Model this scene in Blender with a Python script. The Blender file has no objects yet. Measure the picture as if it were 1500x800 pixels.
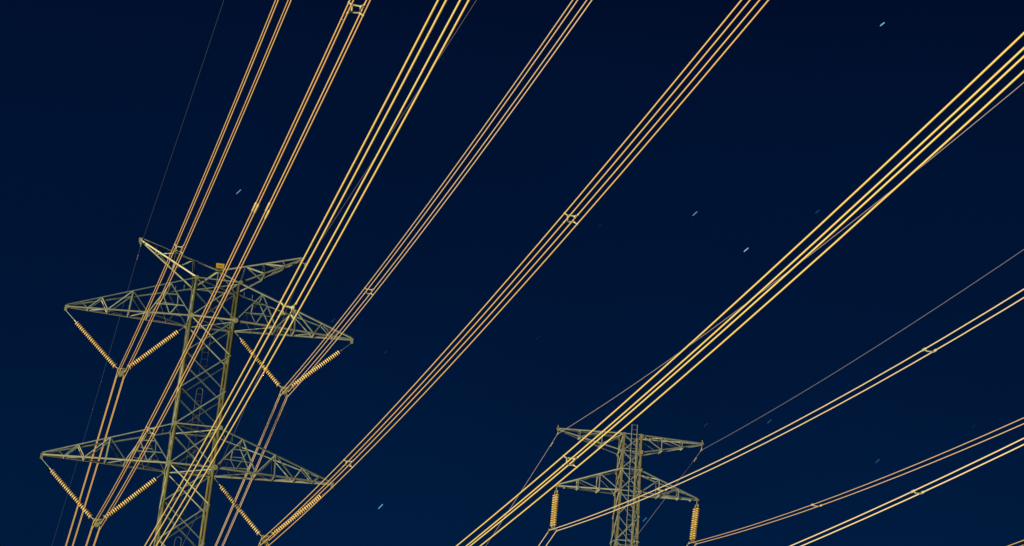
import bpy, math, random
from mathutils import Vector, Matrix
random.seed(7)
sc = bpy.context.scene
V = Vector
R = math.radians

# ------------------------------------------------------------------ camera
PITCH, ROLL = 0.49929, 0.04932
cam_d = bpy.data.cameras.new("camera"); cam = bpy.data.objects.new("camera", cam_d)
sc.collection.objects.link(cam); sc.camera = cam
c, s = math.cos(PITCH), math.sin(PITCH); cr, sr = math.cos(ROLL), math.sin(ROLL)
r0, u0, f0 = V((1, 0, 0)), V((0, -s, c)), V((0, c, s))
rt, up = r0*cr + u0*sr, u0*cr - r0*sr
cam.matrix_world = Matrix(((rt.x, up.x, -f0.x, 0), (rt.y, up.y, -f0.y, 0), (rt.z, up.z, -f0.z, 0), (0, 0, 0, 1)))
cam_d.sensor_width = 36; cam_d.lens = 84.0
cam_d.shift_x = -0.19278; cam_d.shift_y = -0.50861
cam_d.clip_start = 0.5; cam_d.clip_end = 20000

# ------------------------------------------------------------------ night sky
w = bpy.data.worlds.new("World"); sc.world = w; w.use_nodes = True
nt = w.node_tree; bg = nt.nodes["Background"]
tc = nt.nodes.new("ShaderNodeTexCoord"); sx = nt.nodes.new("ShaderNodeSeparateXYZ")
ramp = nt.nodes.new("ShaderNodeValToRGB")
nt.links.new(tc.outputs["Generated"], sx.inputs[0]); nt.links.new(sx.outputs["Z"], ramp.inputs[0])
wn = nt.nodes.new("ShaderNodeTexNoise"); wn.inputs["Scale"].default_value = 9; wn.inputs["Detail"].default_value = 6
wm = nt.nodes.new("ShaderNodeMapRange"); wm.inputs["To Min"].default_value = .88; wm.inputs["To Max"].default_value = 1.12
vm = nt.nodes.new("ShaderNodeVectorMath"); vm.operation = 'SCALE'      # faint random unevenness in the sky colour
nt.links.new(tc.outputs["Generated"], wn.inputs["Vector"]); nt.links.new(wn.outputs["Fac"], wm.inputs["Value"])
nt.links.new(ramp.outputs[0], vm.inputs[0]); nt.links.new(wm.outputs[0], vm.inputs["Scale"]); nt.links.new(vm.outputs[0], bg.inputs[0])
el = ramp.color_ramp.elements
el[0].position = 0.0; el[0].color = (0.0004, 0.0115, 0.052, 1)
el[1].position = 1.0; el[1].color = (0.0003, 0.0022, 0.013, 1)
for p_, c_ in ((0.18, (0.0002, 0.0110, 0.0480)), (0.275, (0.0002, 0.0070, 0.0350)), (0.345, (0.0002, 0.0060, 0.0300)), (0.39, (0.0002, 0.0043, 0.0235))):
    e = el.new(p_); e.color = (*c_, 1)
bg.inputs[1].default_value = 0.84

# ------------------------------------------------------------------ warm light of the lit ground far below: it reaches the towers from under the horizon, behind and left of the camera
sun_d = bpy.data.lights.new("sun", 'SUN'); sun = bpy.data.objects.new("sun", sun_d)
sc.collection.objects.link(sun)
SUN_EL, SUN_AZ = R(-19), R(221)      # azimuth clockwise from +Y: behind the camera and to its left
sd = V((math.sin(SUN_AZ)*math.cos(SUN_EL), math.cos(SUN_AZ)*math.cos(SUN_EL), math.sin(SUN_EL)))
sun.rotation_euler = sd.to_track_quat('Z', 'Y').to_euler()
sun_d.energy = 5.0; sun_d.angle = R(9); sun_d.color = (1.0, 0.84, 0.56)
sc.view_settings.view_transform = 'Standard'; sc.view_settings.look = 'None'
sc.view_settings.exposure = 0.25; sc.view_settings.gamma = 1
sc.render.engine = 'CYCLES'
sc.render.resolution_x, sc.render.resolution_y = 1024, 546

# ------------------------------------------------------------------ materials
def mat(name, base, rough=.5, metal=0.0, var=None, noise=6.0, amt=.25, rnd=True, bump=0.0, spec=.5):
    m = bpy.data.materials.new(name); m.use_nodes = True; n = m.node_tree; L = n.links
    b = n.nodes["Principled BSDF"]; b.inputs["Roughness"].default_value = rough; b.inputs["Metallic"].default_value = metal
    b.inputs["Specular IOR Level"].default_value = spec
    t = n.nodes.new("ShaderNodeTexCoord"); no = n.nodes.new("ShaderNodeTexNoise")
    no.inputs["Scale"].default_value = noise; no.inputs["Detail"].default_value = 5
    L.new(t.outputs["Object"], no.inputs["Vector"])
    mx = n.nodes.new("ShaderNodeMix"); mx.data_type = 'RGBA'
    mx.inputs[6].default_value = (*base, 1); mx.inputs[7].default_value = (*(var or base), 1)
    oi = n.nodes.new("ShaderNodeObjectInfo")
    ma = n.nodes.new("ShaderNodeMath"); ma.operation = 'MULTIPLY_ADD'; ma.use_clamp = True
    ma.inputs[1].default_value = amt*2 if rnd else 1.6
    L.new(no.outputs["Fac"], ma.inputs[0])
    if rnd:
        m2 = n.nodes.new("ShaderNodeMath"); m2.operation = 'SUBTRACT'; L.new(oi.outputs["Random"], m2.inputs[0]); m2.inputs[1].default_value = amt
        L.new(m2.outputs[0], ma.inputs[2])
    else: ma.inputs[2].default_value = -.3
    L.new(ma.outputs[0], mx.inputs[0])
    L.new(mx.outputs[2], b.inputs["Base Color"])
    if bump:
        bp = n.nodes.new("ShaderNodeBump"); bp.inputs["Strength"].default_value = bump; L.new(no.outputs["Fac"], bp.inputs["Height"]); L.new(bp.outputs[0], b.inputs["Normal"])
    return m
M_LEG = mat("weathered_leg_steel", (.25, .235, .08), .5, .15, (.13, .13, .05), 1.3, .5)
M_STEEL = mat("galvanised_steel", (.34, .43, .31), .5, .15, (.12, .18, .15), 2.0, .5)
M_CHORD = mat("galvanised_chord_steel", (.41, .42, .26), .5, .15, (.17, .21, .16), 1.0, .5)
M_GUSSET = mat("gusset_steel", (.17, .18, .07), .6, .1, (.21, .25, .14), 5, .3)
M_STEELB = mat("pale_galvanised_steel", (.38, .42, .29), .5, .15, (.19, .26, .23), 2.0, .5)
M_LEGB = mat("pale_leg_steel", (.33, .28, .12), .5, .15, (.19, .19, .09), 1.0, .5)
M_WIRE = mat("warm_lit_aluminium", (.90, .61, .23), .35, .1, (.80, .51, .18), .12, .3)  # warm ground light put into the aluminium's colour, also in the tints below
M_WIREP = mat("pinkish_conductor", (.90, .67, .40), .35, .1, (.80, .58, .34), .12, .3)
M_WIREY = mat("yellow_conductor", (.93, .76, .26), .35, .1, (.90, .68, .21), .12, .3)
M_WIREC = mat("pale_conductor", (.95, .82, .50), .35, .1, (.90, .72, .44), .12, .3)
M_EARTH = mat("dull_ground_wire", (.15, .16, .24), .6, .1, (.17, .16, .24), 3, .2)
M_EARTH_FAINT = mat("faint_bluish_ground_wire", (.022, .05, .12), .6, .1, (.022, .045, .11), 3, .2)  # dark bluish colour that keeps this wire faint
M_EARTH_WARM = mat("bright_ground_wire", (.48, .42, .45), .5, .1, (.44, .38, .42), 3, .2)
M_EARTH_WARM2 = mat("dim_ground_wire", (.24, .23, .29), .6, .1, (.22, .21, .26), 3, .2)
M_DISC = mat("gold_lit_porcelain", (.80, .57, .13), .25, 0, (.90, .76, .36), 8, .4)  # brown glaze brightened to gold, its lit highlights put into the colour
M_DISCB = mat("olive_glazed_porcelain", (.44, .31, .06), .25, 0, (.58, .46, .17), 8, .4)
M_CAP = mat("cast_iron_cap", (.13, .09, .035), .6, .3, (.2, .14, .06), 10, .3)
M_FIT = mat("forged_fitting", (.50, .42, .20), .45, .3, (.40, .42, .26), 8, .3)
M_SPACER = mat("spacer_aluminium", (.56, .54, .26), .45, .1, (.50, .55, .36), 6, .3)
M_BOX = mat("yellow_box_paint", (.52, .39, .02), .45, 0, (.42, .30, .02), 9, .3, spec=.4)
M_DARK = mat("dark_rubber", (.04, .035, .02), .7, 0, (.06, .05, .03), 9, .3)

def emit(name, col, st):
    m = bpy.data.materials.new(name); m.use_nodes = True; n = m.node_tree; n.nodes.clear()
    e = n.nodes.new("ShaderNodeEmission"); e.inputs[0].default_value = (*col, 1); e.inputs[1].default_value = st
    o = n.nodes.new("ShaderNodeOutputMaterial"); n.links.new(e.outputs[0], o.inputs[0]); return m

# ------------------------------------------------------------------ mesh helpers
class MB:
    def __init__(s): s.v = []; s.f = []
    def add(s, vs, fs):
        b = len(s.v); s.v += [tuple(x) for x in vs]; s.f += [tuple(i+b for i in f) for f in fs]
    def box(s, cx, cy, cz, dx, dy, dz, rot=None):
        vs = [V((x*dx/2, y*dy/2, z*dz/2)) for x in (-1, 1) for y in (-1, 1) for z in (-1, 1)]
        if rot is not None: vs = [rot @ v for v in vs]
        s.add([v+V((cx, cy, cz)) for v in vs], [(0,1,3,2),(4,6,7,5),(0,4,5,1),(2,3,7,6),(0,2,6,4),(1,5,7,3)])
    def angle(s, p, q, w, n, t=None):
        """rolled steel angle from p to q: one flange lies in the face with outward normal n, the other points inward"""
        p, q, n = V(p), V(q), V(n); d = (q-p).normalized(); a = d.cross(n).normalized(); b = -(a.cross(d)).normalized()
        if b.dot(n) > 0: b = -b
        t = t or max(.008, w*.11)
        pr = [(0,0),(w,0),(w,t),(t,t),(t,w),(0,w)]
        vs = [e + a*(x-w/2) + b*y for e in (p, q) for x, y in pr]
        fs = [(i, (i+1) % 6, (i+1) % 6+6, i+6) for i in range(6)] + [(0,1,2,3), (0,3,4,5), (9,8,7,6), (11,10,9,6)]
        s.add(vs, fs)
    def corner_angle(s, pts, w, a, b, t=None):
        """leg angle: corner line through pts, flanges towards directions a and b"""
        a, b = V(a).normalized(), V(b).normalized(); t = t or w*.11
        pr = [(0,0),(w,0),(w,t),(t,t),(t,w),(0,w)]
        vs = [V(e) + a*x + b*y for e in pts for x, y in pr]
        fs = [(k*6+i, k*6+(i+1) % 6, k*6+(i+1) % 6+6, k*6+i+6) for k in range(len(pts)-1) for i in range(6)]
        m = (len(pts)-1)*6
        fs += [(0,1,2,3), (0,3,4,5), (m+3,m+2,m+1,m), (m+5,m+4,m+3,m)]
        s.add(vs, fs)
    def tube(s, pts, r, n=6, cap=True):
        pts = [V(p) for p in pts]; rr = r if isinstance(r, (list, tuple)) else [r]*len(pts)
        ref = V((0, 0, 1)) if abs((pts[-1]-pts[0]).normalized().z) < .9 else V((1, 0, 0))
        vs = []
        for i, p in enumerate(pts):
            d = (pts[min(i+1, len(pts)-1)]-pts[max(i-1, 0)]).normalized()
            a = d.cross(ref).normalized(); b = d.cross(a)
            vs += [p + (a*math.cos(2*math.pi*k/n) + b*math.sin(2*math.pi*k/n))*rr[i] for k in range(n)]
        fs = [(i*n+k, i*n+(k+1) % n, (i+1)*n+(k+1) % n, (i+1)*n+k) for i in range(len(pts)-1) for k in range(n)]
        if cap: fs += [tuple(range(n-1, -1, -1)), tuple(range((len(pts)-1)*n, len(pts)*n))]
        s.add(vs, fs)
    def mesh(s, name, m, smooth=False):
        me = bpy.data.meshes.new(name); me.from_pydata(s.v, [], s.f); me.materials.append(m)
        if smooth: me.shade_smooth()
        me.update(); return me
    def build(s, name, m, parent=None, smooth=False):
        return link(name, s.mesh(name, m, smooth), parent)
def link(name, me, parent=None):
    o = bpy.data.objects.new(name, me); sc.collection.objects.link(o); o.parent = parent; return o
def thing(name, loc, label, cat, rz=0, group=None):
    o = bpy.data.objects.new(name, None); sc.collection.objects.link(o); o.location = loc; o.rotation_euler = (0, 0, rz)
    o.empty_display_size = .3; o["label"] = label; o["category"] = cat
    if group: o["group"] = group
    return o
def one_angle(name, p, q, w, n, m, parent, t=None):
    b = MB(); b.angle(p, q, w, n, t); return b.build(name, m, parent)

# ------------------------------------------------------------------ terrain profile the towers stand on: level where the camera stands, falling away past it
def gz(y):
    prof = ((-3000, -1.6), (20, -1.6), (157, -26), (300, -45), (600, -60), (8000, -60))
    for (a, za), (b, zb) in zip(prof, prof[1:]):
        if y <= b: return za + (zb-za)*(y-a)/(b-a)
    return -60

# ================================================================== TOWER A (double circuit, V strings, left of picture)
AX, AY, ATH, AG = -30.981, 157.156, 0.2612, gz(157.156)
AW = 1.445; ZT, Z1, Z2, ZT2, ZA, ZE = 43.523, 41.005, 31.553, 34.048, 44.536, 45.999
Z3 = Z2-9.45; ZT3 = Z3+2.5
tA = thing("transmission_tower", (AX, AY, AG), "large olive lattice tower at the left with wide crossarms and V shaped insulator strings", "transmission tower", ATH)
def A(o, v, z): return V((o, -v, z-AG))          # o along the arms, v towards the camera side, z above camera level
# legs
for so in (-1, 1):
    for sv in (1, -1):
        b = MB()
        pts = [A(so*5.2, sv*5.2, AG), A(so*2.0, sv*2.0, 10), A(so*AW, sv*AW, Z3-1), A(so*AW, sv*AW, ZT)]
        b.tube([p_+V((-so*.05, sv*.05, 0)) for p_ in pts], .088, 12)
        leg = b.build("leg", M_LEG, tA, True)
faces = [((0, -1, 0), lambda s_, z: A(s_*AW, AW+.003, z)), ((0, 1, 0), lambda s_, z: A(s_*AW, -AW-.003, z)),
         ((-1, 0, 0), lambda s_, z: A(-AW-.003, s_*AW, z)), ((1, 0, 0), lambda s_, z: A(AW+.003, s_*AW, z))]
def xpanel(fn, n, z0, z1, w=.07):
    n = V(n); under = z0 in (Z1, Z2)
    for k, (a, b_) in enumerate(((-1, 1), (1, -1))):
        off = n*(.004 + .03*k)
        one_angle("brace", fn(a, z0)+off, fn(b_, z1)+off, w, (n+V((-.75, 0, -.75)) if k == 0 and under and abs(n.y) > .5 else n+V((.15, 0, .3))), M_CHORD if k == 0 and under else M_STEEL, tA)  # first brace under an arm: lit look from warmer steel and tilted flange
lv = [ZT, Z1] + [Z1 - (Z1-ZT2)*k/3 for k in (1, 2, 3)] + [Z2] + [Z2 - 2.33*k for k in (1, 2)]
for n, fn in faces:
    for a, b_ in zip(lv, lv[1:]): xpanel(fn, n, a, b_)
    for z in (ZT, Z1, ZT2, Z2):
        one_angle("horizontal_strut", fn(-1, z)+V(n)*.07, fn(1, z)+V(n)*.07, .10 if z in (Z1, Z2) else .075, n, M_CHORD, tA)
for z in (ZT, Z1, ZT2, Z2):    # plan bracing inside the body
    one_angle("plan_brace", A(-AW, AW, z-.05), A(AW, -AW, z-.05), .07, (0, 0, -1), M_STEEL, tA)
    one_angle("plan_brace", A(AW, AW, z-.13), A(-AW, -AW, z-.13), .07, (0, 0, -1), M_STEEL, tA)
for z in (ZT, Z1, ZT2, Z2):    # gusset plates where arms meet the legs
    for so in (-1, 1):
        for sv in (-1, 1):
            hh = .36 if z in (Z1, Z2) else .30
            b = MB(); p = A(so*AW, sv*(AW+.05), z); r_ = hh/2
            vs = [(p.x+r_*math.cos(t)*1.05, p.y+dy, p.z+r_*math.sin(t)) for dy in (-.008, .008) for t in [R(22.5+45*k) for k in range(8)]]
            b.add(vs, [tuple(range(7, -1, -1)), tuple(range(8, 16))]+[(k, (k+1) % 8, (k+1) % 8+8, k+8) for k in range(8)])
            b.build("gusset_plate", M_GUSSET, tA)
# pyramid cap with yellow box
apex = A(0, 0, ZA)
for so in (-1, 1):
    for sv in (-1, 1): one_angle("cap_strut", A(so*AW, sv*AW, ZT+.02), apex, .08, (so*.3, -sv*.7, .4), M_STEEL, tA)
one_angle("cap_post", A(0, 0, ZT-.1), apex, .05, (0, -1, 0), M_STEEL, tA)
b = MB(); b.box(0, 0, 0, .50, .3, .27); b.box(0, 0, .145, .54, .34, .02); o = b.build("marker_box", M_BOX, tA); o.location = apex+V((.06, 0, .30))
d = MB()
for k in range(5): d.box(-.14+.07*k, -.152, .02*(k % 2), .035, .006, .09)
for k in range(4): d.box(-.15+.1*k, -.152, -.075, .06, .006, .02)
d.build("dark_marking", M_DARK, o)
d = MB(); d.tube([(-.1, 0, -.3), (-.1, 0, -.12)], .02); d.build("bracket", M_LEG, o)
# crossarms ----------------------------------------------------------
def lerp(a, b_, t): return a+(b_-a)*t
def crossarm(parent, P, side, T, zb, zt, w, nodes_b, nodes_t, webs, verts, chord_w, web_w, redund=False, name="crossarm", studs=True, matc=None):
    """P(o,v,z) gives local points; two inclined side faces that meet at the tip"""
    matc = matc or M_CHORD
    tip = P(side*T, 0, zb)
    pl = MB(); pl.box(tip.x-side*.04, tip.y, tip.z, .26, .2, .14); pl.box(tip.x+side*.02, tip.y, tip.z-.16, .16, .05, .2)
    arm = pl.build(name, M_GUSSET, parent)
    bot = {}; top = {}
    for sv in (1, -1):
        B0 = P(side*w, sv*w, zb); T0 = P(side*w, sv*w, zt)
        tb_ = tip+V((0, -sv*.09, 0)); tt_ = tip+V((0, -sv*.07, .12))
        nrm = V((0, -sv, 0)); nb = V((0, -sv*.4, -1))
        one_angle("chord", tb_, B0, chord_w, nrm, matc, arm)
        one_angle("chord", tt_, T0, chord_w*.85, nrm+V((0, 0, .5)), M_STEEL, arm)
        for t in nodes_b: bot[(sv, t)] = lerp(tb_, B0, t)
        for t in nodes_t: top[(sv, t)] = lerp(tt_, T0, t)
        for kk, (a, ta, b2, tb2) in enumerate(webs):
            p = (bot if a == 'b' else top)[(sv, ta)]; q = (bot if b2 == 'b' else top)[(sv, tb2)]
            off = nrm*(-.02-.012*(kk % 3)); one_angle("web", p+off, q+off, web_w, nrm+(V((-.9, 0, -.6)) if kk == 2 else V((.1, 0, .25))), M_CHORD if kk == 2 else M_STEEL, arm)  # one web made to look lit: warmer steel colour, flange turned to the light
        for ta, tb2, ww in verts:
            one_angle("post", top[(sv, ta)]+nrm*.02, bot[(sv, tb2)]+nrm*.02, ww, nrm, M_STEEL, arm)
    for t in nodes_b:
        if t < 1:
            p, q = bot[(1, t)], bot[(-1, t)]
            one_angle("cross_strut", p+V((0, 0, -.05)), q+V((0, 0, -.05)), web_w*1.5, (-.5, -.5, -.8), matc, arm)
    for t in nodes_t:
        if .2 < t < 1: one_angle("cross_strut", top[(1, t)], top[(-1, t)], web_w, (-1, 0, -.3), M_STEEL, arm)
    nb_ = sorted(nodes_b)
    for k, (a, b2) in enumerate(zip(nb_, nb_[1:])):
        s1 = 1 if k % 2 else -1
        one_angle("plan_web", bot[(s1, a)]+V((0, 0, -.03)), bot[(-s1, b2)]+V((0, 0, -.03)), web_w*.8, (0, 0, -1), M_STEEL, arm)
    return arm, bot, top
NB = (.17, .33, .5, .655, 1.0); NT = (.11, .27, .51, .80, 1.0)
WEBS = [('t', .11, 'b', .17), ('b', .17, 't', .27), ('t', .27, 'b', .33), ('b', .33, 't', .51), ('t', .51, 'b', .655), ('b', .655, 't', .80), ('t', .80, 'b', 1.0)]
for (zb, zt, T) in ((Z1, ZT, 9.353), (Z2, ZT2, 9.258)):
    for side in (-1, 1):
        if side > 0 and zb == Z2: T = 9.16
        arm, bot, top = crossarm(tA, A, side, T, zb, zt, AW, NB, NT, WEBS, [(.51, .5, .085)], .095, .06)
        for sv in (1, -1):        # redundant members near the body
            nrm = V((0, -sv, 0))
            p, q = top[(sv, .80)], bot[(sv, 1.0)]; r1 = bot[(sv, .655)]
            for t in (.36, .70):
                a = lerp(p, q, t); c2 = lerp(p, r1, t)
                one_angle("web", a+nrm*.01, c2+nrm*.01, .05, nrm, M_STEEL, arm)
            a = lerp(p, q, .36); c2 = lerp(p, q, .70); h1 = lerp(r1, q, .5)
            one_angle("web", a-nrm*.03, lerp(lerp(p, r1, .70), c2, .75)-nrm*.03, .05, nrm, M_STEEL, arm)
            one_angle("web", lerp(lerp(p, r1, .70), c2, .75)-nrm*.03, h1-nrm*.03, .05, nrm, M_STEEL, arm)
            one_angle("web", lerp(p, r1, .36)-nrm*.045, h1-nrm*.045, .05, nrm, M_STEEL, arm)
        for t in (.86, .93):
            q = lerp(top[(-1, .80)], A(side*AW, -AW, zt), (t-.8)/.2)
            b = MB(); b.tube([q, q+V((0, 0, .34))], .018, 5); b.build("peg", M_STEEL, arm)
# ground wire arms: single top chord from the cap, two lower chords from the body corners
for side in (-1, 1):
    tip = A(side*5.351, 0, ZE)
    b = MB(); b.box(tip.x, tip.y, tip.z-.02, .22, .16, .24); b.box(tip.x, tip.y, tip.z-.2, .1, .05, .2)
    arm = b.build("ground_wire_arm", M_GUSSET, tA)
    one_angle("chord", tip+V((0, 0, .08)), apex, .09, (-.3, -.8, -.3), M_CHORD, arm)
    tn = {t: lerp(tip+V((0, 0, .08)), apex, t) for t in (.215, .455, .674)}
    for sv in (1, -1):
        e0, e1 = tip+V((0, -sv*.06, -.05)), A(side*AW, sv*AW, ZT+.03)
        n = V((-.45, -.8*sv, -.3)) if sv > 0 else V((-.3, -.3, -.7))
        one_angle("chord", e0, e1, .10, V((-.45, -.7, -.5)) if side < 0 else V((-.1, -1, -.1)), M_CHORD, arm)
        ln = {t: lerp(e0, e1, t) for t in (.285, .61)}
        nn = V((0, -sv, .2))
        for p, q in ((tn[.215], ln[.285]), (ln[.285], tn[.455]), (tn[.455], ln[.61]), (ln[.61], tn[.674]), (tn[.674], e1)):
            one_angle("web", p, q, .07, nn, M_STEEL, arm)
        if sv > 0: l1 = dict(ln)
    for t in (.285, .61): one_angle("cross_strut", l1[t], ln[t], .1, (-.6, -.5, -.6), M_CHORD, arm)
    one_angle("plan_web", l1[.285], ln[.61], .06, (0, 0, -1), M_STEEL, arm)
# climbing ladder on the far face, in hooped sections
for ztop, zlow in ((40.6, 37.4), (37.05, 27.9), (27.6, 20)):
    x0 = -.2
    lad = MB()
    yb = AW-.12
    arc = [A(x0+.2-.2*math.cos(R(18*k)), -yb, ztop-.2+.2*math.sin(R(18*k))) for k in range(11)]
    lad.tube([A(x0, -yb, zlow)]+arc+[A(x0+.4, -yb, zlow)], .011, 5)
    lo = lad.build("ladder", M_LEG, tA)
    rg = MB(); z = zlow+.2
    while z < ztop-.35: rg.tube([A(x0, -yb, z), A(x0+.4, -yb, z)], .006, 4, False); z += .45
    ro = rg.build("rungs", M_LEG, lo); ro["kind"] = "stuff"
# rest of the tower below the picture, one joined piece
lb = MB()
z = lv[-1]
prof = lambda z: AW if z > Z3-1 else (lerp(AW, 2.0, (Z3-1-z)/(Z3-1-10)) if z > 10 else lerp(2.0, 5.2, (10-z)/(10-AG)))
zz = [lv[-1], Z3+2.5, Z3, 19, 16, 13, 10, 6, 1.5, -4, -10, -17, AG+.2]
for a, b_ in zip(zz, zz[1:]):
    wa, wb = prof(a), prof(b_)
    for (sx, sy, tx, ty, n) in ((-1, 1, 1, 1, (0, -1, 0)), (-1, -1, 1, -1, (0, 1, 0)), (-1, -1, -1, 1, (-1, 0, 0)), (1, -1, 1, 1, (1, 0, 0))):
        lb.angle(A(sx*wa, sy*wa, a), A(tx*wb, ty*wb, b_), .1, n); lb.angle(A(tx*wa, ty*wa, a)+V(n)*.03, A(sx*wb, sy*wb, b_)+V(n)*.03, .1, n)
        lb.angle(A(sx*wb, sy*wb, b_), A(tx*wb, ty*wb, b_), .1, n)
for side in (-1, 1):
    for sv in (1, -1):
        lb.angle(A(side*9.8, sv*.1, Z3), A(side*AW, sv*AW, Z3), .13, (0, -sv, 0)); lb.angle(A(side*9.8, sv*.1, Z3+.1), A(side*AW, sv*AW, ZT3), .11, (0, -sv, 0))
        for t in (.3, .5, .7):
            a = lerp(A(side*9.8, sv*.1, Z3), A(side*AW, sv*AW, Z3), t); c2 = lerp(A(side*9.8, sv*.1, Z3+.1), A(side*AW, sv*AW, ZT3), t+.1); lb.angle(a, c2, .08, (0, -sv, 0))
lb.build("lower_lattice", M_STEEL, tA)

# ================================================================== TOWER B (right, I strings)
BX, BY, BTH, BG = -2.925, 158.038, 0.242, gz(158.038)
tB = thing("transmission_tower", (BX, BY, BG), "slim lattice tower right of centre with a ladder rising past its top", "transmission tower", BTH)
def Bp(o, v, z): return V((o, -v, z-BG))
BT, BL, BC, BB = 35.219, 34.128, 32.986, 31.619
def bw(z): return .623 + (.690-.623)*(BT-z)/(BT-BB) if z > 20 else .84 + (20-z)*.045
for so in (-1, 1):
    for sv in (1, -1):
        b = MB(); pts = [Bp(so*bw(z), sv*bw(z), z) for z in (BG, 20, BT)]
        b.corner_angle(pts, .12, (-so, 0, 0), (0, sv, 0), .016); b.build("leg", M_LEGB, tB)
lvb = [BT, BL, BC, BB] + [BB-1.55*k for k in range(1, 4)]
for i, (a, b_) in enumerate(zip(lvb, lvb[1:])):
    for (n, f) in (((0, -1, 0), lambda s_, z: Bp(s_*bw(z), bw(z)+.003, z)), ((0, 1, 0), lambda s_, z: Bp(s_*bw(z), -bw(z)-.003, z)),
                   ((-1, 0, 0), lambda s_, z: Bp(-bw(z)-.003, s_*bw(z), z)), ((1, 0, 0), lambda s_, z: Bp(bw(z)+.003, s_*bw(z), z))):
        n = V(n)
        one_angle("brace", f(-1, a), f(1, b_), (.052), n, M_STEELB, tB)
        one_angle("brace", f(1, a)+n*.025, f(-1, b_)+n*.025, (.052), n, M_STEELB, tB)
        if i < 4 or i % 2: one_angle("horizontal_strut", f(-1, a)+n*.05, f(1, a)+n*.05, .055, n, M_STEELB, tB)
for z in (BT-.06, BL, BC, BB):
    for so in (-1, 1):
        for sv in (-1, 1):
            b = MB(); p = Bp(so*(bw(z)-.03), sv*(bw(z)+.035), z); b.box(p.x, p.y, p.z, .22, .012, .24, Matrix.Rotation(R(12*so), 3, 'Y')); b.build("gusset_plate", M_LEGB, tB)
def armB(zflat, zin, T, flat_top, side):
    """flat chord pair at zflat, inclined pair from zin, meeting at the tip"""
    tip = Bp(side*T, 0, zflat)
    b = MB(); b.box(tip.x, tip.y, tip.z, .2, .16, .1); b.box(tip.x, tip.y, tip.z-.08, .06, .05, .16)
    if flat_top: b.tube([tip+V((side*.02, 0, -.15)), tip+V((side*.02, 0, .22))], .035, 6)
    arm = b.build("ground_wire_arm" if flat_top else "crossarm", M_LEGB, tB)
    F = {}; I = {}
    ts = (.335, .675)
    for sv in (1, -1):
        e = V((0, -sv*.06, 0)); wf, wi = bw(zflat), bw(zin); n = V((0, -sv, 0))
        ff = Bp(side*wf, sv*wf, zflat); ii = Bp(side*wi, sv*wi, zin)
        dz = V((0, 0, -.07 if flat_top else .07))
        one_angle("chord", tip+e, ff, .08, n, M_STEELB, arm); one_angle("chord", tip+e+dz, ii, .07, n, M_STEELB, arm)
        for t in ts: F[(sv, t)] = lerp(tip+e, ff, t); I[(sv, t)] = lerp(tip+e+dz, ii, t)
        F[(sv, 1)] = ff; I[(sv, 1)] = ii
        for t in ts: one_angle("post", F[(sv, t)]+n*.01, I[(sv, t)]+n*.01, .05, n, M_STEELB, arm)
        U, D = (F, I) if flat_top else (I, F)
        for ta, tb2 in ((1, .675), (.675, .335)) if flat_top else ((.335, .675), (.675, 1)):
            one_angle("web", U[(sv, ta)]-n*.02, D[(sv, tb2)]-n*.02, .05, n, M_STEELB, arm)
    D = I if flat_top else F; U = F if flat_top else I
    for t in ts:
        p, q = D[(1, t)], D[(-1, t)]; ex = (p-q).normalized()*.07
        one_angle("cross_strut", p+ex-V((0, 0, .07)), q-ex-V((0, 0, .07)), .12, (-.5, -.5, -.7), M_STEELB, arm)
        one_angle("cross_strut", U[(1, t)], U[(-1, t)], .05, (-1, 0, 0), M_STEELB, arm)
    if not flat_top:
        p = lerp(tip, F[(1, .335)], .36); q = lerp(tip, F[(-1, .335)], .36)
        one_angle("cross_strut", p-V((0, .1, .09)), q+V((0, .1, -.09)), .11, (-.5, -.5, -.7), M_STEELB, arm)
    one_angle("plan_web", D[(1, .335)], D[(-1, .675)], .05, (0, 0, -1), M_STEELB, arm)
    one_angle("plan_web", U[(1, .675)], U[(-1, 1)], .05, (0, 0, 1), M_STEELB, arm)
for side in (-1, 1):
    armB(BT, BL, 4.815, True, side); armB(BB, BC, 4.654, False, side)
b = MB(); yl = .06
fv = lambda z: bw(z)+.10
for x in (.02-.03, .02+.33):
    b.tube([Bp(x-.1, fv(z), z) for z in (20, 28, BT+.62)], .017, 5)
lad = b.build("ladder", M_STEELB, tB)
b = MB(); z = 20.2
while z < BT+.6: b.tube([Bp(-.11, fv(z), z), Bp(.25, fv(z), z)], .007, 4, False); z += .3
o = b.build("rungs", M_STEELB, lad); o["kind"] = "stuff"
lb = MB(); zz = [lvb[-1]] + [lvb[-1]-2.6*k for k in range(1, 30)]
for a, b_ in zip(zz, zz[1:]):
    if b_ < BG: break
    for (sx, sy, tx, ty, n) in ((-1, 1, 1, 1, (0, -1, 0)), (-1, -1, 1, -1, (0, 1, 0)), (-1, -1, -1, 1, (-1, 0, 0)), (1, -1, 1, 1, (1, 0, 0))):
        lb.angle(Bp(sx*bw(a), sy*bw(a), a), Bp(tx*bw(b_), ty*bw(b_), b_), .07, n); lb.angle(Bp(tx*bw(a), ty*bw(a), a)+V(n)*.03, Bp(sx*bw(b_), sy*bw(b_), b_)+V(n)*.03, .07, n)
for side in (-1, 1):
    for sv in (1, -1):
        lb.angle(Bp(side*4.9, sv*.08, BB-6), Bp(side*bw(BB-6), sv*bw(BB-6), BB-6), .09, (0, -sv, 0)); lb.angle(Bp(side*4.9, sv*.08, BB-5.93), Bp(side*bw(BB-4.6), sv*bw(BB-4.6), BB-4.6), .08, (0, -sv, 0))
lb.build("lower_lattice", M_STEELB, tB)

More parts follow.
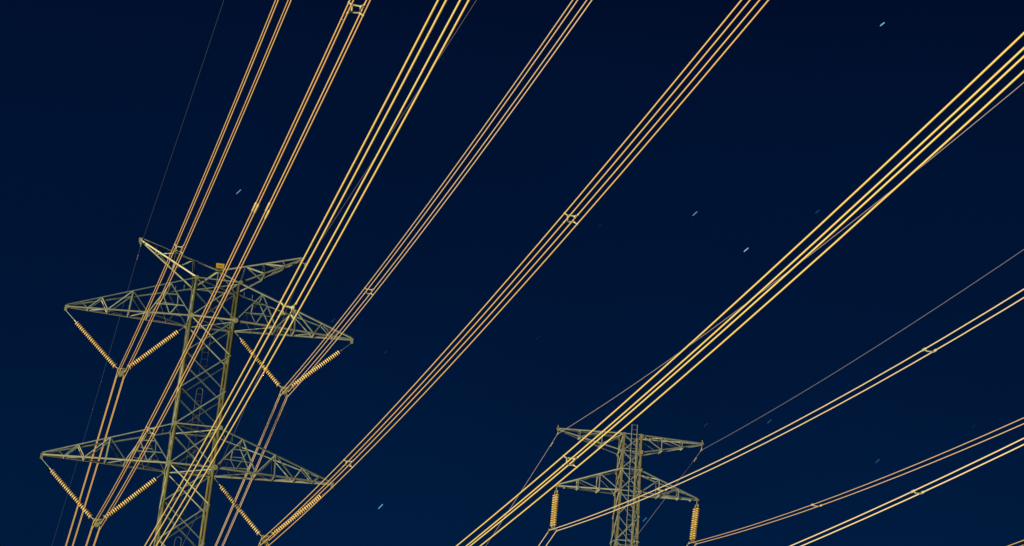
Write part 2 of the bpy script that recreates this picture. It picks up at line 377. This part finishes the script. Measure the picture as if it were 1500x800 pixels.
# ================================================================== insulator discs
def lathe(prof, n=14):
    b = MB()
    for r_, z in prof: b.v += [(r_*math.cos(2*math.pi*k/n), r_*math.sin(2*math.pi*k/n), z) for k in range(n)]
    b.f = [(i*n+k, i*n+(k+1) % n, (i+1)*n+(k+1) % n, (i+1)*n+k) for i in range(len(prof)-1) for k in range(n)]
    b.f += [tuple(range(n-1, -1, -1)), tuple(range((len(prof)-1)*n, len(prof)*n))]
    return b
DISC = lathe([(.05, -.06), (.125, -.056), (.148, -.038), (.146, -.02), (.11, .002), (.055, .022)]).mesh("disc", M_DISC, True)
DISCB = lathe([(.05, -.07), (.12, -.062), (.138, -.04), (.136, -.012), (.10, .02), (.055, .04)]).mesh("disc", M_DISCB, True)
CAP = lathe([(.05, .018), (.052, .06), (.038, .075), (.018, .08), (.018, .092)], 8).mesh("cap", M_CAP, True)
def string(parent, p, q, nd, pitch=.148, link_top=.9, disc=None):
    """p = upper attachment, q = lower end, both local to parent; link rod first, then nd discs"""
    d = (q-p).normalized(); L = (q-p).length
    s0 = link_top; mid = p+d*s0
    b = MB(); b.tube([p, p+d*.12, p+d*(s0-.14)], .018, 6); b.build("link_rod", M_STEEL, parent)
    b = MB(); b.tube([p+d*(s0-.16), p+d*(s0-.02)], .035, 6); b.build("clevis", M_FIT, parent)
    rot = (-d).to_track_quat('Z', 'Y')
    for k in range(nd):
        c0 = mid+d*(.06+pitch*k)
        o = link("disc", disc or DISC, parent); o.location = c0; o.rotation_mode = 'QUATERNION'; o.rotation_quaternion = rot
        o2 = link("cap", CAP, o)
    e = mid+d*(.06+pitch*(nd-1)+.05)
    b = MB(); b.tube([e, q], .022, 6)
    b.build("lower_link", M_FIT, parent)
    return e, d
def horn(parent, e, d, r_=.24):
    b = MB(); ax = d.to_track_quat('Z', 'Y')
    b.tube([e + ax @ V((r_*math.cos(R(20*k)), r_*math.sin(R(20*k))*.75, .02)) for k in range(19)], .016, 5)
    b.tube([e + ax @ V((-r_, 0, .02)), e + ax @ V((r_, 0, .02))], .014, 5)
    return b.build("grading_ring", M_FIT, parent)
BH, BV = .4572, .3374
def axis_dirs(az): return V((math.cos(az), math.sin(az), 0))
AZA = .2775
def v_string(o_in, o_out, z, yoke_w, label):
    global BH, BV
    BH, BV = next(SIZE[k] for k in ATT if (ATT[k]-yoke_w).length < 1e-4)
    """yoke_w: world position of the bundle centre"""
    root = thing("v_string_insulator", A(o_out, 0, z)+V((0, 0, 0)), label, "insulator", 0, "V shaped insulator strings on the big tower")
    M = Matrix.Translation((AX, AY, AG)) @ Matrix.Rotation(ATH, 4, 'Z')
    root.location = yoke_w; root.rotation_euler = (0, 0, ATH)
    Mi = (Matrix.Translation(yoke_w) @ Matrix.Rotation(ATH, 4, 'Z')).inverted()
    sgn = 1 if o_out > 0 else -1
    for oo, xx, top in ((o_out, sgn*.30, z-.24), (o_in, -sgn*.30, z-.12)):
        p = Mi @ (M @ A(oo, 0, top)); q = V((xx, 0, .42))
        L = (q-p).length; nd = 26
        e, d = string(root, p, q, nd, link_top=max(.3, L-.20-nd*.148))
        horn(root, e+d*.03, d)
    # yoke plate (trapezoid) and four clamps
    b = MB()
    for y in (-.09, .09):
        vs = [(-.30, y-.01, .44), (.30, y-.01, .44), (.17, y-.01, .12), (.07, y-.01, -.10), (-.07, y-.01, -.10), (-.17, y-.01, .12)]
        vs += [(a, y+.01, c_) for a, _, c_ in vs]
        b.add(vs, [(5,4,3,2,1,0), (6,7,8,9,10,11)]+[(k, (k+1) % 6, (k+1) % 6+6, k+6) for k in range(6)])
    b.build("yoke_plate", M_GUSSET, root)
    for a in (-.5, .5):
        for c_ in (-.5, .5):
            u = Matrix.Rotation(AZA-ATH, 3, 'Z'); p = u @ V((a*BH, 0, c_*BV)); b = MB()
            b.tube([p + u @ V((0, -.3, -.022)), p + u @ V((0, -.15, 0)), p, p + u @ V((0, .15, -.01)), p + u @ V((0, .3, -.065))], [.03, .04, .045, .04, .03], 8)
            b.tube([p, p+V((0, 0, .10)), V((a*.5, 0, p.z+.16))], .018, 5)
            b.build("suspension_clamp", M_FIT, root, True)
    return root
ATT = {(-1, 1): V((-36.0349, 155.8042, 37.0072)), (-1, 2): V((-36.0255, 155.8074, 27.5446)), (-1, 3): V((-36.4917, 155.7001, 18.5657)),
       (1, 1): V((-25.7961, 158.5431, 36.9693)), (1, 2): V((-25.8293, 158.531, 27.5176)), (1, 3): V((-25.7052, 158.6464, 18.0657))}
SIZE = {(-1, 1): (.471, .4405), (-1, 2): (.4663, .3455), (-1, 3): (.4469, .451), (1, 1): (.4832, .3193), (1, 2): (.4879, .3424), (1, 3): (.4998, .3367)}
for (sd_, l), lab in {(-1, 1): "brown V shaped insulator string under the upper left crossarm of the big tower",
                      (1, 1): "brown V shaped insulator string under the upper right crossarm of the big tower",
                      (-1, 2): "brown V shaped insulator string under the lower left crossarm of the big tower",
                      (1, 2): "brown V shaped insulator string under the lower right crossarm, steeply overlapped by wires"}.items():
    z = Z1 if l == 1 else Z2
    v_string(sd_*1.35, sd_*(9.353 if l == 1 else (9.258 if sd_ < 0 else 9.16)), z, ATT[(sd_, l)], lab)

# ================================================================== conductors
def curve_pts(P, az, s_, k, far=False, T=220, off=V((0, 0, 0))):
    d = V((math.sin(az), math.cos(az) if far else -math.cos(az), 0))
    ts = [0, .15, .5, 1, 2, 4] + [4+(T-4)*i/46 for i in range(1, 47)]
    return [P+off+d*t+V((0, 0, s_*t+k*1e-4*t*t)) for t in ts]
def point(P, az, s_, k, t, far=False):
    d = V((math.sin(az), math.cos(az) if far else -math.cos(az), 0))
    return P+d*t+V((0, 0, s_*t+k*1e-4*t*t)), (d+V((0, 0, s_+2*k*1e-4*t))).normalized()
def spacer4(parent, loc, tan, up_, az):
    """square frame with four arms, a clamp gripping each wire"""
    x = axis_dirs(az); z = tan.cross(x); z = z if z.z > 0 else -z
    y = tan
    P_ = lambda a, b_, c_=0: loc + x*a + z*b_ + y*c_
    b = MB(); fr = .125; fz = .115
    pts = []
    for (sa, sb) in ((-1, -1), (1, -1), (1, 1), (-1, 1)):
        for (e1, e2) in (((.72, 1), (1, .72)) if sa*sb < 0 else ((1, .72), (.72, 1))):
            pts.append(P_(sa*fr*e1, sb*fz*e2))
    order = pts
    b.tube(order+[order[0]], .028, 6, False)
    sp = b.build("spacer", M_SPACER, parent, True)
    for sa in (-1, 1):
        for sb in (-1, 1):
            c1 = P_(sa*fr*.85, sb*fz*.85); c2 = P_(sa*BH/2, sb*BV/2)
            b = MB(); b.tube([c1, lerp(c1, c2, .5), c2], [.03, .024, .03], 6); b.tube([c2-y*.09, c2-y*.05, c2+y*.05, c2+y*.09], [.024, .036, .036, .024], 8)
            b.build("spacer_clamp", M_SPACER, sp, True)
def spacer2(parent, loc, tan, az):
    x = axis_dirs(az); y = tan; b = MB()
    b.tube([loc-x*.2, loc-x*.1-V((0, 0, .05)), loc+x*.1-V((0, 0, .05)), loc+x*.2], .03, 6)
    sp = b.build("spacer", M_SPACER, parent, True)
    for sa in (-1, 1):
        c2 = loc+x*sa*.2286; b = MB(); b.tube([c2-y*.22, c2-y*.14, c2+y*.14, c2+y*.22], [.026, .055, .055, .026], 8); b.build("spacer_clamp", M_SPACER, sp, True)
def bundle(P, near, far, label, spacers=(), quad=True, wr=.026, group="conductor bundles of the big tower", splices=(), wm=None):
    root = thing("conductor_bundle", P, label, "power line", 0, group)
    global BH, BV
    BH, BV = next((SIZE[k] for k in ATT if (ATT[k]-P).length < 1e-4), (.4572, .34))
    offs = [(a, c_) for a in (-.5, .5) for c_ in ((-.5, .5) if quad else (0,))]
    for i, (a, c_) in enumerate(offs):
        n_ = axis_dirs(near[0])*a*BH + V((0, 0, c_*BV))
        pn = curve_pts(V((0, 0, 0)), *near, off=n_)
        pts = pn
        if far:
            pts = list(reversed(curve_pts(V((0, 0, 0)), *far, far=True, T=170, off=n_)[1:])) + pn
        b = MB(); b.tube(pts, wr, 6); b.build("wire", wm or M_WIRE, root, True)
        for (idx, t) in splices:
            if idx == i:
                p, tn = point(V((0, 0, 0)), *near, t); p = p+n_
                b = MB(); b.tube([p-tn*.55, p-tn*.45, p+tn*.45, p+tn*.55], [.022, .045, .045, .022], 8); b.build("splice_sleeve", M_FIT_B, root, True)
    for t in spacers:
        p, tn = point(V((0, 0, 0)), *near, t)
        (spacer4 if quad else spacer2)(root, p, tn, None, near[0]) if quad else spacer2(root, p, tn, near[0])
    return root
M_FIT_B = mat("bright_sleeve", (.85, .68, .26), .35, .1, (.8, .62, .25), 6, .2)
FAR = (-.2900, -.2074, 3.5)
bundle(ATT[(-1, 1)], (.2814, -.0557, 4.8303), (-.2889, -.23923, 3.50495), "leftmost four wire bundle at the top edge, from the upper left V insulator", (35.1,))
bundle(ATT[(-1, 2)], (.2817, -.0475, 4.319), (-.29074, -.20698, 3.4984), "four wire bundle with bright splice sleeves, running up from the lower left V insulator", (34.6, 93.2), splices=((0, 74.4), (1, 73.5), (2, 73.9), (3, 73.7)))
bundle(ATT[(-1, 3)], (.2809, -.0378, 3.9998), FAR, "thick bright yellow four wire bundle crossing in front of the big tower body", (90.5,), wr=.027, wm=M_WIREY)
bundle(ATT[(1, 1)], (.2733, -.0704, 3.9217), (-.28494, -.20757, 3.89885), "thin pinkish four wire bundle from the upper right V insulator to the top edge", (33.6,), wm=M_WIREP)
bundle(ATT[(1, 2)], (.2814, -.0457, 3.6825), FAR, "four wire bundle with two spacers from the lower right V insulator across the sky centre", (31.6, 78.1))
bundle(ATT[(1, 3)], (.2903, -.0315, 3.8083), FAR, "bright yellow four wire bundle crossing in front of the slim tower to the right edge", (77.2,), wr=.027, wm=M_WIREY)

# tower B strings and twin bundles
BPT = {'L': V((-7.4789, 156.9218, 28.8473)), 'R': V((1.4187, 159.1145, 28.8645)), 'L2': V((-7.3654, 156.9688, 22.3834)), 'R2': V((1.4514, 159.1283, 22.6981))}
MBm = Matrix.Translation((BX, BY, BG)) @ Matrix.Rotation(BTH, 4, 'Z')
for k, side, lab in (('L', -1, "hanging double insulator string under the left crossarm tip of the slim tower"), ('R', 1, "hanging double insulator string under the right crossarm tip of the slim tower")):
    P0 = BPT[k]; root = thing("suspension_insulator", P0, lab, "insulator", BTH, "hanging insulator strings of the slim tower")
    Mi = (Matrix.Translation(P0) @ Matrix.Rotation(BTH, 4, 'Z')).inverted()
    p = Mi @ (MBm @ Bp(side*4.654, 0, BB-.1))
    b = MB(); b.tube([p, p+V((0, 0, -.2))], .022, 6); b.build("link_rod", M_FIT, root)
    b = MB(); b.box(p.x, p.y, p.z-.24, .16, .36, .08); b.build("top_yoke", M_GUSSET, root)
    for dx in (-.05, .05):
        string(root, p+V((dx, -dx*3.4, -.24)), V((dx-.0, -dx*3.4, .16)), 14, .142, .16, DISCB)
    b = MB(); b.box(0, 0, .13, .14, .38, .07); b.box(0, 0, .07, .44, .03, .06); b.build("yoke_plate", M_GUSSET, root)
    for a in (-.5, .5):
        q = V((a*BH, 0, 0)); b = MB(); b.tube([q+V((0, -.26, -.02)), q, q+V((0, .26, -.05))], [.028, .045, .028], 8); b.tube([q, q+V((0, 0, .1))], .02, 5); b.build("suspension_clamp", M_FIT, root, True)
gB = "twin wire bundles of the slim tower"
bundle(BPT['L'], (.28414, -.09198, 6.3294), (-.2857, -.2066, 3.5), "twin wire pair from the left hanging insulator, passing in front of the slim tower", (24.5, 62.8), False, .026, gB, wm=M_WIREC)
bundle(BPT['R'], (.19365, -.11882, 3.68251), (-.2857, -.2066, 3.5), "dim pinkish twin wire pair from the right insulator of the slim tower", (31.7,), False, .02, gB, wm=M_WIREP)
bundle(BPT['L2'], (.35522, -.03119, 5.56224), None, "bright twin wire pair in the lower right corner, with one pale spacer", (52.2,), False, .029, gB, wm=M_WIREC)
bundle(BPT['R2'], (.23879, -.07592, 3.67598), None, "twin wire pair just clipping the bottom right corner of the picture", (), False, .018, gB)

# ground wires
def ground_wire(P, near, far, label, m, r_, tipw, damp=(), dm=None):
    root = thing("ground_wire", P, label, "ground wire", 0, "thin ground wires on the tower peaks")
    O = V((0, 0, 0))
    pts = list(reversed(curve_pts(O, *far, far=True, T=200)[1:])) + curve_pts(O, *near)
    b = MB(); b.tube(pts, r_, 5); b.build("wire", m, root, True)
    b = MB(); p1, t1 = point(O, *near, .35); p2, t2 = point(O, *far, .35, True)
    b.tube([p1, p1*.5, O, p2*.5, p2], [.02, .035, .045, .035, .02], 7); b.tube([O, tipw-P], .022, 5); b.build("clamp", M_FIT, root, True)
    for t, isfar in damp:
        p, tn = point(O, *(far if isfar else near), t, isfar)
        b = MB(); b.tube([p, p-V((0, 0, .09))], .014, 5); q = p-V((0, 0, .09)); b.tube([q-tn*.24, q+tn*.24], .008, 4)
        for s_ in (-1, 1): b.tube([q+tn*s_*.15, q+tn*s_*.29], .032, 7)
        b.build("vibration_damper", dm or M_FIT, root, True)
MA = Matrix.Translation((AX, AY, AG)) @ Matrix.Rotation(ATH, 4, 'Z')
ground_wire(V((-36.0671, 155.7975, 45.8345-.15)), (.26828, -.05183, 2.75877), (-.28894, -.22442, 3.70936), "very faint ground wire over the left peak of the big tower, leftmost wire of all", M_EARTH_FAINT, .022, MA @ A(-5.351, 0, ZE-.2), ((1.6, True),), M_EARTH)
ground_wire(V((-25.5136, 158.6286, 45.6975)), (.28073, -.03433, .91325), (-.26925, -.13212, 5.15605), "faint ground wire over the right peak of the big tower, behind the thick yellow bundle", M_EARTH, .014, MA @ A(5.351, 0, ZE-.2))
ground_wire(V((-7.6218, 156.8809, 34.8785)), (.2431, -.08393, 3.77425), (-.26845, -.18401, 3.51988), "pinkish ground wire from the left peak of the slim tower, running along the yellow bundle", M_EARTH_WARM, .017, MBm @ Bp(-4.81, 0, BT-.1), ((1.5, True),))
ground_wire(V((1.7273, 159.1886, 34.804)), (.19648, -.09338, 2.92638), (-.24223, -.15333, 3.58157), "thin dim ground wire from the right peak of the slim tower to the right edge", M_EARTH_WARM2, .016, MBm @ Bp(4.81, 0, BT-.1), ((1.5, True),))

# ================================================================== stars, each a short streak far off
STARS = [((4.728, 22.209), (4.842, 22.297), (.25, .66, 1.0), .80, "bright blue star near the top right corner"),
 ((.151, 17.624), (.26, 17.723), (.30, .62, .95), .42, "pale blue star in the middle of the sky, left of the brighter one"),
 ((1.446, 16.846), (1.558, 16.941), (.32, .62, 1.0), .80, "bright blue star just left of the yellow bundle on the right"),
 ((-10.995, 17.3), (-10.9, 17.412), (.62, .68, .95), .33, "whitish star between the two leftmost wire bundles"),
 ((-6.781, 10.628), (-6.689, 10.735), (.22, .72, 1.0), .50, "bright cyan star low in the sky between the two towers"),
 ((-.665, 10.708), (-.577, 10.803), (.05, .45, 1.0), .32, "blue star low beside the body of the slim tower"),
 ((3.179, 17.791), (3.279, 17.877), (.10, .42, .9), .13, "faint star just above the yellow bundle on the right"),
 ((2.155, 12.99), (2.247, 13.077), (.10, .45, .95), .15, "faint star between the ground wire and the twin wires"),
 ((4.722, 12.2), (4.813, 12.286), (.10, .45, .95), .17, "faint star above the dim pinkish twin wires"),
 ((.656, 12.854), (.748, 12.939), (.20, .35, .7), .08, "very faint star above the right crossarm of the slim tower"),
 ((-8.364, 14.622), (-8.276, 14.729), (.08, .40, .8), .09, "very faint star just above the upper right crossarm tip"),
 ((-7.035, 14.026), (-6.965, 14.107), (.08, .35, .7), .07, "very faint star right of the upper crossarm of the big tower"),
 ((6.978, 13.027), (7.05, 13.089), (.08, .35, .7), .05, "barely visible star near the right edge above the dim twin wires"),
 ((-2.164, 17.248), (-2.081, 17.325), (.08, .35, .7), .05, "barely visible star right of the upper spacer of the centre bundle"),
 ((-3.46, 14.596), (-3.382, 14.674), (.08, .35, .7), .05, "barely visible star in the dark sky below the centre bundle"),
 ((-5.332, 14.089), (-5.257, 14.168), (.08, .35, .7), .06, "very faint star beside the centre bundle, halfway along it")]
RS = 3000.0
def sky_dir(az, e_): az, e_ = R(az), R(e_); return V((math.sin(az)*math.cos(e_), math.cos(az)*math.cos(e_), math.sin(e_)))
for (a, e_, col, st, lab) in STARS:
    p, q = sky_dir(*a)*RS, sky_dir(*e_)*RS; mid = (p+q)/2; b = MB()
    wdt = .56
    b.tube([p-mid, lerp(p-mid, q-mid, .12), lerp(p-mid, q-mid, .88), q-mid], [wdt*.5, wdt, wdt, wdt*.5], 8)
    o = b.build("star", emit("starlight", col, st)); o.location = mid; o["label"] = lab; o["category"] = "star"; o["group"] = "stars in the night sky"
